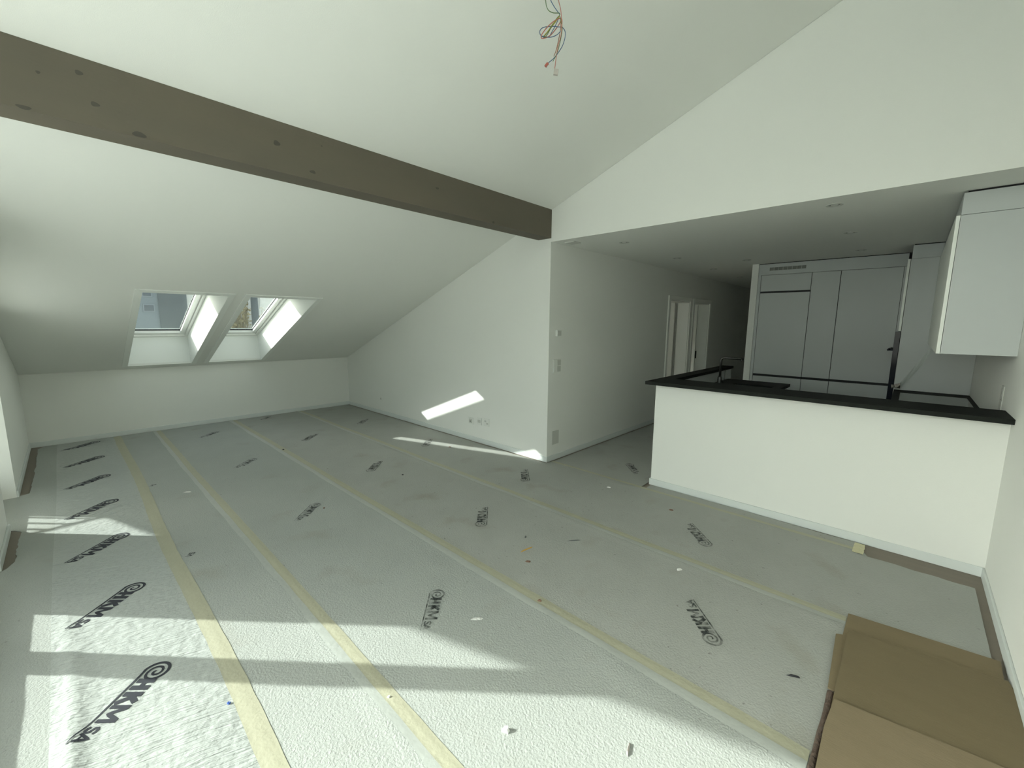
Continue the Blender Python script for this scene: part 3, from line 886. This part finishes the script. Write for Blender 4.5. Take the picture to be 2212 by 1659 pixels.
def frange(a, b, step):
    n = max(1, int(round((b - a) / step)))
    return [a + (b - a) * i / n for i in range(n + 1)]
def wob(x, s, amp, f=6.0): return amp * noise.noise(Vector((x * f, s, 0.7))) + 0.5 * amp * noise.noise(Vector((x * f * 2.7, s, 3.7)))

def edge_left(x):
    if x < -2.66:
        base = -3.835 + wob(x, 2.0, 0.012, 5)
        if x < -4.50: base += (-4.50 - x) * 0.42
        return base
    if x < -2.645: return -3.86
    if x < -1.775: return -3.995 + wob(x, 5, 0.006)
    if x < -1.055:
        s = (x + 1.775) / 0.72
        return -3.905 + 0.060 * min(1, s * 9, (1 - s) * 7) ** 0.6 + wob(x, 9, 0.012, 8)
    return -3.995 + wob(x, 5, 0.006)
FOLD = -3.672
GRP = 'white fleece sheets laid over the floor'
XS1 = sorted(set(frange(-4.617, 3.19, 0.022) + [-2.66, -2.655, -2.645, -2.64, -1.780, -1.775, -1.06, -1.055]))
sheet('floor_sheet', XS1, edge_left, lambda x: FOLD + 0.004 * math.sin(x * 2), 12, FLEECE, 'narrow white edging fleece running along the window wall', 0.0, GRP)
S1 = sheet('floor_sheet', frange(-4.612, 3.19, 0.022), lambda x: FOLD - 0.01 + 0.004 * math.sin(x * 2), lambda x: seam_y(0, x) + 0.01, 26, PLASTIC, 'shiny white fleece strip with seven bold dark logos', 0.0008, GRP)
S2 = sheet('floor_sheet', frange(-4.625 + .01, 3.19, 0.05), lambda x: seam_y(0, x) - 0.005, lambda x: seam_y(1, x) - 0.012, 10, FLEECE, 'narrow plain fleece strip between the bold-logo strip and the faded ones', 0.0, GRP)
def hi4(x): return seam_y(4, x) if x > 0.03 else -0.048 + wob(x, 14, 0.014, 3)
S3 = sheet('floor_sheet', frange(-4.618, 3.19, 0.04), lambda x: seam_y(1, x) - 0.012, lambda x: seam_y(2, x) - 0.012, 22, FLEECE, 'fleece strip whose faded logos face the window wall', 0.0004, GRP)
S4 = sheet('floor_sheet', frange(-4.622, 3.188, 0.05), lambda x: seam_y(2, x) - 0.012, lambda x: seam_y(3, x) - 0.012, 22, FLEECE_B, 'stained fleece strip carrying the orange splinter', 0.0, GRP)
XS5 = sorted(set(frange(-4.62, 3.188, 0.03) + [0.028, 0.034]))
def hi5(x):
    y = hi4(x)
    if x > 2.69: y = -0.012 + wob(x, 33, 0.016, 7) - 0.03 * max(0, (x - 2.9))
    return y
S5 = sheet('floor_sheet', XS5, lambda x: seam_y(3, x) - 0.012, hi5, 18, FLEECE_B, 'fleece strip along the gable wall and past the half wall', 0.0003, GRP)
S6 = sheet('floor_sheet', frange(1.125, 2.668, 0.02), lambda x: seam_y(4, x), lambda x: 0.168 + wob(x, 21, 0.014, 3.0), 4, FLEECE_B, 'slim fleece offcut tucked along the foot of the half wall', 0.0004, GRP)
S7 = sheet('floor_sheet', frange(0.042, 1.075, 0.04), lambda x: seam_y(4, x), lambda x: 0.935 - 0.225 * (x - .325), 12, FLEECE_B, 'fleece sheet at the corridor mouth by the half wall end', 0.0002, GRP)
S8 = sheet('floor_sheet', frange(0.042, 1.07, 0.05), lambda x: 0.915 - 0.225 * (x - .325), lambda x: 7.9, 40, FLEECE_B, 'long fleece sheet running down the dark corridor', 0.0001, GRP)

# seam tapes
def tape(k, x0, x1, wd, m, label, pale=0.0):
    """yellow tape over seam k; pale: width of the clear glued edge on the window side"""
    vs, fs = [], []
    xs = frange(x0, x1, 0.03)
    np_ = 7 if pale else 5
    for x in xs:
        c = seam_y(k, x)
        a = c - wd / 2 + 0.0025 * noise.noise(Vector((x * 9, k, 5.5)))
        b = c + wd / 2 + 0.0025 * noise.noise(Vector((x * 9, k, 9.5)))
        ys = [a + (b - a) * j / 4 for j in range(5)]
        if pale:
            e_ = a - pale * (1 + 0.25 * noise.noise(Vector((x * 2.3, k, 2.5))))
            ys = [e_, (e_ + a) / 2] + ys
        for j, y in enumerate(ys):
            vs.append((x, y, max(zs(x, y), zs(x, (y + c) / 2) if y < a else zs(x, c)) + 0.0020 + (0.0018 if j == np_ - 3 else 0)))
    for i in range(len(xs) - 1):
        for j in range(np_ - 1):
            p = i * np_ + j
            fs.append((p, p + np_, p + np_ + 1, p + 1))
    o = link('masking_tape', vs, fs, [m, TAPE_P], None, smooth=True, label=label, cat='tape', group='masking tape over the fleece seams')
    if pale:
        for i, p in enumerate(o.data.polygons):
            p.material_index = 1 if (i % (np_ - 1)) < 2 else 0
    return o
tape(0, -4.60, 3.18, 0.072, TAPE, 'pale yellow tape along the edge of the bold-logo strip')
tape(1, -4.60, 3.18, 0.052, TAPE, 'yellow tape seam on the kitchen side of the narrow plain fleece strip', 0.035)
tape(2, -4.60, 2.66, 0.055, TAPE, 'yellow tape seam that runs under the brown strip beside the cardboard', 0.045)
tape(3, -4.60, 2.675, 0.050, TAPE, 'yellow tape seam that ends at the far corner of the cardboard', 0.040)
tape(4, 0.035, 2.64, 0.040, TAPE, 'thin tape seam from the wall corner along the half wall')
vs, fs = [], []
for i in range(12):
    for j in range(6):
        s, tt = i / 11, j / 5
        vs.append((2.628 + 0.058 * tt + .006 * noise.noise(Vector((s * 6, tt, 1))), -0.012 + 0.165 * s + .006 * noise.noise(Vector((tt * 6, s, 2))), 0.0045 + 0.007 * abs(noise.noise(Vector((s * 7, tt * 4, 3))))))
fs = [(i * 6 + j, i * 6 + j + 1, (i + 1) * 6 + j + 1, (i + 1) * 6 + j) for i in range(11) for j in range(5)]
link('masking_tape', vs, fs, TAPE_Y, None, smooth=True, label='crumpled yellow tape patch by the bare parquet at the half wall', cat='tape')

# --- printed logos
def ribbon(pts, wid, out):
    """pts: list of (u, v); wid: width or list"""
    n = len(pts)
    ws = wid if isinstance(wid, list) else [wid] * n
    L, R = [], []
    for i in range(n):
        a, b = pts[max(i - 1, 0)], pts[min(i + 1, n - 1)]
        tx, ty = b[0] - a[0], b[1] - a[1]
        l = math.hypot(tx, ty) or 1
        nx, ny = -ty / l, tx / l
        L.append((pts[i][0] + nx * ws[i] / 2, pts[i][1] + ny * ws[i] / 2))
        R.append((pts[i][0] - nx * ws[i] / 2, pts[i][1] - ny * ws[i] / 2))
    out.append((L, R))
def dense(poly, step=0.008):
    out = [poly[0]]
    for a, b in zip(poly[:-1], poly[1:]):
        n = max(1, int(math.hypot(b[0] - a[0], b[1] - a[1]) / step))
        for k in range(1, n + 1): out.append((a[0] + (b[0] - a[0]) * k / n, a[1] + (b[1] - a[1]) * k / n))
    return out
def logo_strokes(letters='HKMSA', spiral=True):
    o = []
    if spiral:
        pts = dense([(0.0, -0.003), (-0.325, -0.003)])
        wl = [0.0055 + 0.0045 * i / len(pts) for i in range(len(pts))]
        n = 74
        sp, sw = [], []
        for k in range(1, n + 1):
            q = k / n
            a = -math.pi / 2 - 2 * math.pi * 2.15 * q
            r = 0.050 * (1 - q) ** 0.9 + 0.004
            sp.append((-0.328 + r * math.cos(a), 0.048 + r * math.sin(a)))
            sw.append(0.0125 - 0.004 * q)
        ribbon(pts + sp, wl + sw, o)
    def st(poly, w): ribbon(dense(poly), w, o)
    if 'H' in letters:
        st([(-.281, .008), (-.281, .083)], .0215); st([(-.247, .008), (-.247, .083)], .0215); st([(-.281, .045), (-.247, .045)], .018)
    if 'K' in letters:
        st([(-.216, .008), (-.216, .083)], .0215); st([(-.212, .042), (-.178, .083)], .020); st([(-.203, .052), (-.173, .008)], .021)
    if 'M' in letters:
        st([(-.158, .008), (-.158, .083)], .016); st([(-.098, .008), (-.098, .083)], .016)
        st([(-.155, .080), (-.128, .026), (-.101, .080)], .015)
    if 'S' in letters:
        s = [(-.046, .042), (-.052, .047), (-.063, .048), (-.071, .042), (-.070, .034), (-.060, .029), (-.050, .024), (-.048, .016), (-.055, .010), (-.066, .010), (-.074, .015)]
        st(s, .0100)
    if 'A' in letters:
        st([(-.042, .008), (-.025, .049), (-.007, .008)], .0105); st([(-.034, .020), (-.015, .020)], .007)
    return o
def put_logo(sheet_obj, bx, by, rot, scale, m, **kw):
    """bx, by: end of the underline on the floor; rot: reading direction"""
    c, s = math.cos(rot), math.sin(rot)
    vs, fs = [], []
    for L, R in logo_strokes(**kw):
        n0 = len(vs)
        for (a, b) in zip(L, R):
            mid = ((a[0] + b[0]) / 2, (a[1] + b[1]) / 2)
            for q in (a, mid, b):
                u, v = q[0] * scale, q[1] * scale
                x, y = bx + u * c - v * s, by + u * s + v * c
                vs.append((x, y, zs(x, y) + 0.0024))
        for i in range(len(L) - 1):
            for j in range(2):
                p = n0 + i * 3 + j
                fs.append((p, p + 3, p + 4, p + 1))
    return link('printed_logo', vs, fs, m, sheet_obj)
R1 = math.radians(-45)
for k in range(8):
    put_logo(S1, 0.753 - 0.832 * k if k < 7 else 1.585, -3.634 - 0.0015 * k * 0, R1, 1.0, INK)
for bx in (-0.493, -2.159, -3.797, 1.165):
    put_logo(S3, bx, -2.435, R1, 0.83, INK_F)
put_logo(S4, -4.388 + .02, -1.56, R1, 0.62, INK_F)
R2 = math.radians(135)
for bx, by in ((0.380, -1.246), (-1.288, -1.247), (-2.912, -1.274), (2.043, -1.262)):
    put_logo(S4, bx, by, R2, 0.88, INK_F)
for bx, by in ((1.700, -0.355), (0.017, -0.338), (-1.62, -0.345), (-3.270, -0.351)):
    put_logo(S5, bx, by, R2, 0.88, INK_F)
put_logo(S7, 0.880, 0.322, R1, 0.85, INK_F)
put_logo(S2, -0.47, -3.115, R1, 0.8, INK_F, letters='SA', spiral=False)
put_logo(S2, -2.14, -3.115, R1, 0.8, INK_F, letters='SA', spiral=False)

# --- cardboard
def card(name, poly, z0, z1, m, label, curl=0.0):
    mb = MB()
    mb.prism(poly, 'z', z0, z1)
    return mb.done(name, m, label=label, cat='cardboard', group='flattened brown cardboard in the corner')
card('cardboard_sheet', [(2.679, -0.821), (3.212, -0.748), (3.207, -0.93), (3.222, -1.70), (2.690, -1.72), (2.690, -1.462), (2.667, -1.458), (2.651, -1.05), (2.676, -1.035)], 0.0055, 0.0115, CARD_M, 'lowest brown cardboard sheet with its edge showing towards the half wall')
card('cardboard_sheet', [(2.691, -0.992), (3.218, -0.905), (3.2255, -0.945), (3.2255, -1.62), (2.690, -1.66)], 0.0145, 0.0215, CARD, 'middle brown cardboard sheet, widest plain piece of the pile')
card('cardboard_sheet', [(2.695, -1.532), (2.86, -1.508), (3.03, -1.479), (3.2255, -1.452), (3.2255, -2.45), (2.69, -2.45), (2.683, -1.70)], 0.0235, 0.0300, CARD_L, 'lighter scuffed top cardboard sheet farthest from the half wall')
vs, fs = [], []
xs = frange(-2.40, -1.475, 0.03)
for i, y in enumerate(xs):
    for j in range(7):
        a = math.pi * j / 6
        r = 0.012 + .0025 * noise.noise(Vector((y * 9, j, 0)))
        vs.append((2.676 - r * math.cos(a) + 0.004 * math.sin(y * 7), y, 0.004 + r * math.sin(a)))
fs = [(i * 7 + j, i * 7 + j + 1, (i + 1) * 7 + j + 1, (i + 1) * 7 + j) for i in range(len(xs) - 1) for j in range(6)]
link('packing_strip', vs, fs, CARD_D, None, smooth=True, label='dark brown scuffed packing strip along the cardboard edge', cat='strip')

# --- debris on the sheets
def chunk(name, x, y, sx, sy, sz, rot, m, label, cat='debris', taper=0.6, seed=0):
    c, s = math.cos(rot), math.sin(rot)
    vs = []
    rnd = random.Random(seed + int(x * 1000))
    z0 = zs(x, y) + 0.0012
    for (k, zz) in ((1.0, 0.0), (taper, 1.0)):
        for (a, b) in ((-1, -.7), (-.3, -1), (.8, -.8), (1, .2), (.5, 1), (-.6, .8)):
            u, v = a * sx * k * (0.85 + .3 * rnd.random()), b * sy * k * (0.85 + .3 * rnd.random())
            vs.append((x + u * c - v * s, y + u * s + v * c, z0 + zz * sz * (0.75 + .5 * rnd.random())))
    fs = [(5, 4, 3, 2, 1, 0), (6, 7, 8, 9, 10, 11)] + [(i, (i + 1) % 6, 6 + (i + 1) % 6, 6 + i) for i in range(6)]
    link(name, vs, fs, m, None, label=label, cat=cat)
chunk('wood_splinter', 1.041, -1.511, .058, .006, .004, math.radians(37 + 45), CHIP_O, 'long thin orange wood splinter lying on the fleece')
chunk('bark_chip', 1.144, -1.611, .018, .012, .005, .3, CHIP_B, 'reddish brown flat chip beside the orange splinter')
chunk('cable_offcut', 2.551, -1.479, .028, .005, .006, math.radians(25), CHIP_K, 'short black plastic cable offcut near the cardboard')
chunk('plaster_crumb', 1.824, -2.515, .016, .013, .012, .5, CHIP_W, 'large white plaster crumb in the sunlit patch')
chunk('paper_scrap', 1.875, -1.030, .020, .010, .006, 1.0, CHIP_W, 'small white crumpled paper scrap on the stained fleece')
chunk('wood_shred', 1.203, -1.192, .050, .0035, .003, math.radians(50), CHIP_G, 'thin dark grey shred on the fleece past the splinter')
chunk('paper_scrap', -1.740, -2.885, .030, .014, .002, .8, CHIP_W, 'white paper flake on the narrow plain fleece strip')
chunk('bark_chip', 1.445, -1.859, .014, .009, .007, .2, CHIP_B, 'dark brown chip lying against a tape seam')
chunk('pebble', -0.762, -1.324, .010, .008, .006, .2, CHIP_K, 'tiny black pebble by the faded logo')
chunk('pebble', -2.475, -1.855, .014, .010, .008, .2, CHIP_K, 'small black pebble lying on a yellow tape seam')
chunk('paper_scrap', 0.873, -0.167, .022, .009, .006, .2, CHIP_W, 'white scrap in front of the corridor mouth')
chunk('bark_chip', 1.489, -0.233, .020, .014, .003, .4, CHIP_B, 'flat brown chip in front of the half wall')
chunk('pebble', 0.956, -3.193, .008, .006, .005, .2, CHIP_BL, 'tiny blue crumb at the edge of the bold-logo strip')
chunk('plaster_crumb', 1.387, -2.741, .007, .006, .006, .2, CHIP_W, 'tiny white crumb at a tape edge in the sun')
chunk('wood_shred', 2.189, -2.264, .032, .004, .006, 1.9, CLAMP, 'pale wood shred in the sunlit patch towards the cardboard')
chunk('paper_scrap', 1.301, -2.189, .030, .010, .0015, .78, CHIP_W, 'flat clear-white scrap beside a faded logo')
chunk('wood_shred', -1.178, -0.404, .016, .012, .008, .2, CHIP_B, 'dark curled leaf bit in the thin sunlit strip')
chunk('pebble', -0.555, -2.185, .008, .008, .006, .2, CHIP_B, 'tiny brown pebble above a faded logo')
chunk('bark_chip', 0.926, -1.391, .016, .006, .004, 2.2, CHIP_G, 'small dark curl next to the orange splinter')
chunk('wood_shred', 2.86, -1.83, .03, .005, .012, 1.2, CHIP_K, 'dark shred on the light top cardboard sheet')

# ================================================================== OUTSIDE
BOUNCE_GROUND = mat('bounce_white_ground', (0.78, 0.78, 0.76), 0.95, 0.0, 0.8, 0.5, 6, col2=(0.66, 0.65, 0.60))  # ground whitened to reflect extra light onto the gable and header
box('ground', -120, 60, -80, 120, -5.4, -5.2, BOUNCE_GROUND, kind=S)
box('balcony_bounce_floor', -3.5, 7.4, -10.2, -4.33, -0.22, -0.06, BOUNCE_PAVING, kind=S)  # unseen; enlarged past the roof edge to bounce sun onto ceiling and header
RX = -3.376
rl = empty('balcony_railing', (RX, -5.0, -0.06), 'grey steel railing with thin upright bars closing the balcony side', 'railing')
box('handrail', RX - .012, RX + .012, -8.15, -4.36, 0.98, 1.0, STEEL, rl)
box('bottom_rail', RX - .015, RX + .015, -8.15, -4.36, 0.02, 0.05, STEEL, rl)
for k in range(31):
    y = -4.449 - 0.117 * k
    box('bar', RX - .009, RX + .009, y - .009, y + .009, 0.05, 0.98, STEEL, rl)
for y in (-4.38, -6.25, -8.13):
    box('post', RX - .02, RX + .02, y - .02, y + .02, -0.06, 0.98, STEEL, rl)

HW = mat('neighbour_render', (0.185, 0.215, 0.23), 0.9, 0.05, 0.6)
HD = mat('neighbour_dark_boards', (0.085, 0.10, 0.108), 0.85, 0.0, 2, col2=(0.115, 0.13, 0.135))
HF = mat('neighbour_window_frame', (0.22, 0.25, 0.27), 0.6)
HG = mat('neighbour_glass', (0.07, 0.09, 0.11), 0.15)
PALE = mat('pale_stone_wall', (0.62, 0.63, 0.60), 0.9, 0.0, 3.0, 0.6, 8, col2=(0.42, 0.42, 0.38))
ns = empty('neighbour_house', (-20, -4, -5.2), 'grey-blue neighbouring house with small windows seen through the skylight', 'house')
box('light_wall', -26, -18.3, -10.0, -0.90, -5.2, 5.5, HW, ns)
box('dark_wall', -25.5, -18.25, -0.90, -0.02, -5.2, 4.4, HD, ns)
MB().prism([(-10.4, 5.5), (-5.4, 8.0), (0.3, 5.5)], 'x', -26.4, -17.9).done('roof', HD, ns)
for (a, b, c, d) in ((-1.36, -1.02, 1.82, 2.10), (-1.36, -1.06, 2.38, 2.75), (-2.6, -1.9, 1.5, 2.6), (-4.6, -3.6, 1.2, 2.6), (-7.5, -6.5, 1.2, 2.6), (-1.36, -1.02, -1.5, -0.4), (-4.6, -3.6, -2.2, -0.8)):
    wdw = box('window', -18.305, -18.27, a, b, c, d, HF, ns)
    box('pane', -18.275, -18.262, a + .03, b - .03, c + .03, d - .03, HG, wdw)
box('garden_wall', -26.5, -26, -0.02, 14.0, -5.2, 3.2, PALE, label='pale stone retaining wall behind the bare shrubs', cat='wall')

# bare shrubs and a dark post in front of it
TWIG = mat('dry_twig', (0.30, 0.25, 0.15), 0.9, 0.3, 8)
LEAF = mat('dry_leaf', (0.42, 0.36, 0.20), 0.9, 0.4, 8)
def shrub(x, y, z0, h, rad, n, label, seed):
    rnd = random.Random(seed)
    e = empty('bare_shrub', (x, y, z0), label, 'shrub', 'bare shrubs outside')
    mb = MB()
    lv = MB()
    for k in range(n):
        a = rnd.uniform(0, 6.28)
        rr = rad * math.sqrt(rnd.random())
        hh = h * rnd.uniform(.6, 1)
        p0 = Vector((x + .15 * rr * math.cos(a), y + .15 * rr * math.sin(a), z0))
        p2 = Vector((x + rr * math.cos(a), y + rr * math.sin(a), z0 + hh))
        p1 = (p0 + p2) / 2 + Vector((rnd.uniform(-.2, .2), rnd.uniform(-.2, .2), .2))
        mb.tube([p0, p1, p2], [.03, .018, .006], 4, False)
        for q in range(22):
            t_ = rnd.uniform(.35, 1)
            c = p1.lerp(p2, (t_ - .35) / .65) + Vector((rnd.uniform(-.16, .16), rnd.uniform(-.16, .16), rnd.uniform(-.16, .16)))
            s_ = rnd.uniform(.04, .10)
            d1 = Vector((rnd.uniform(-1, 1), rnd.uniform(-1, 1), rnd.uniform(-1, 1))).normalized() * s_
            d2 = Vector((rnd.uniform(-1, 1), rnd.uniform(-1, 1), rnd.uniform(-1, 1))).normalized() * s_
            lv.add([c - d1, c + d2, c + d1, c - d2], [(0, 1, 2, 3)])
    mb.done('branches', TWIG, e)
    o = lv.done('dry_leaves', LEAF, e)
    o['kind'] = 'stuff'
shrub(-19.6, 1.50, -5.2, 8.6, 1.0, 320, 'tall bare brown shrub left of the dark post outside', 3)
shrub(-21.0, 4.3, -5.2, 7.4, 1.0, 60, 'thin bare shrub in front of the pale stone wall', 5)
MB().tube([(-18.0, 2.27, -5.2), (-18.0, 2.27, 0), (-18.0, 2.29, 4.5)], [.17, .15, .13], 12).done('timber_post', HD, label='thick dark upright post beside the bare shrubs', cat='post', smooth=True)
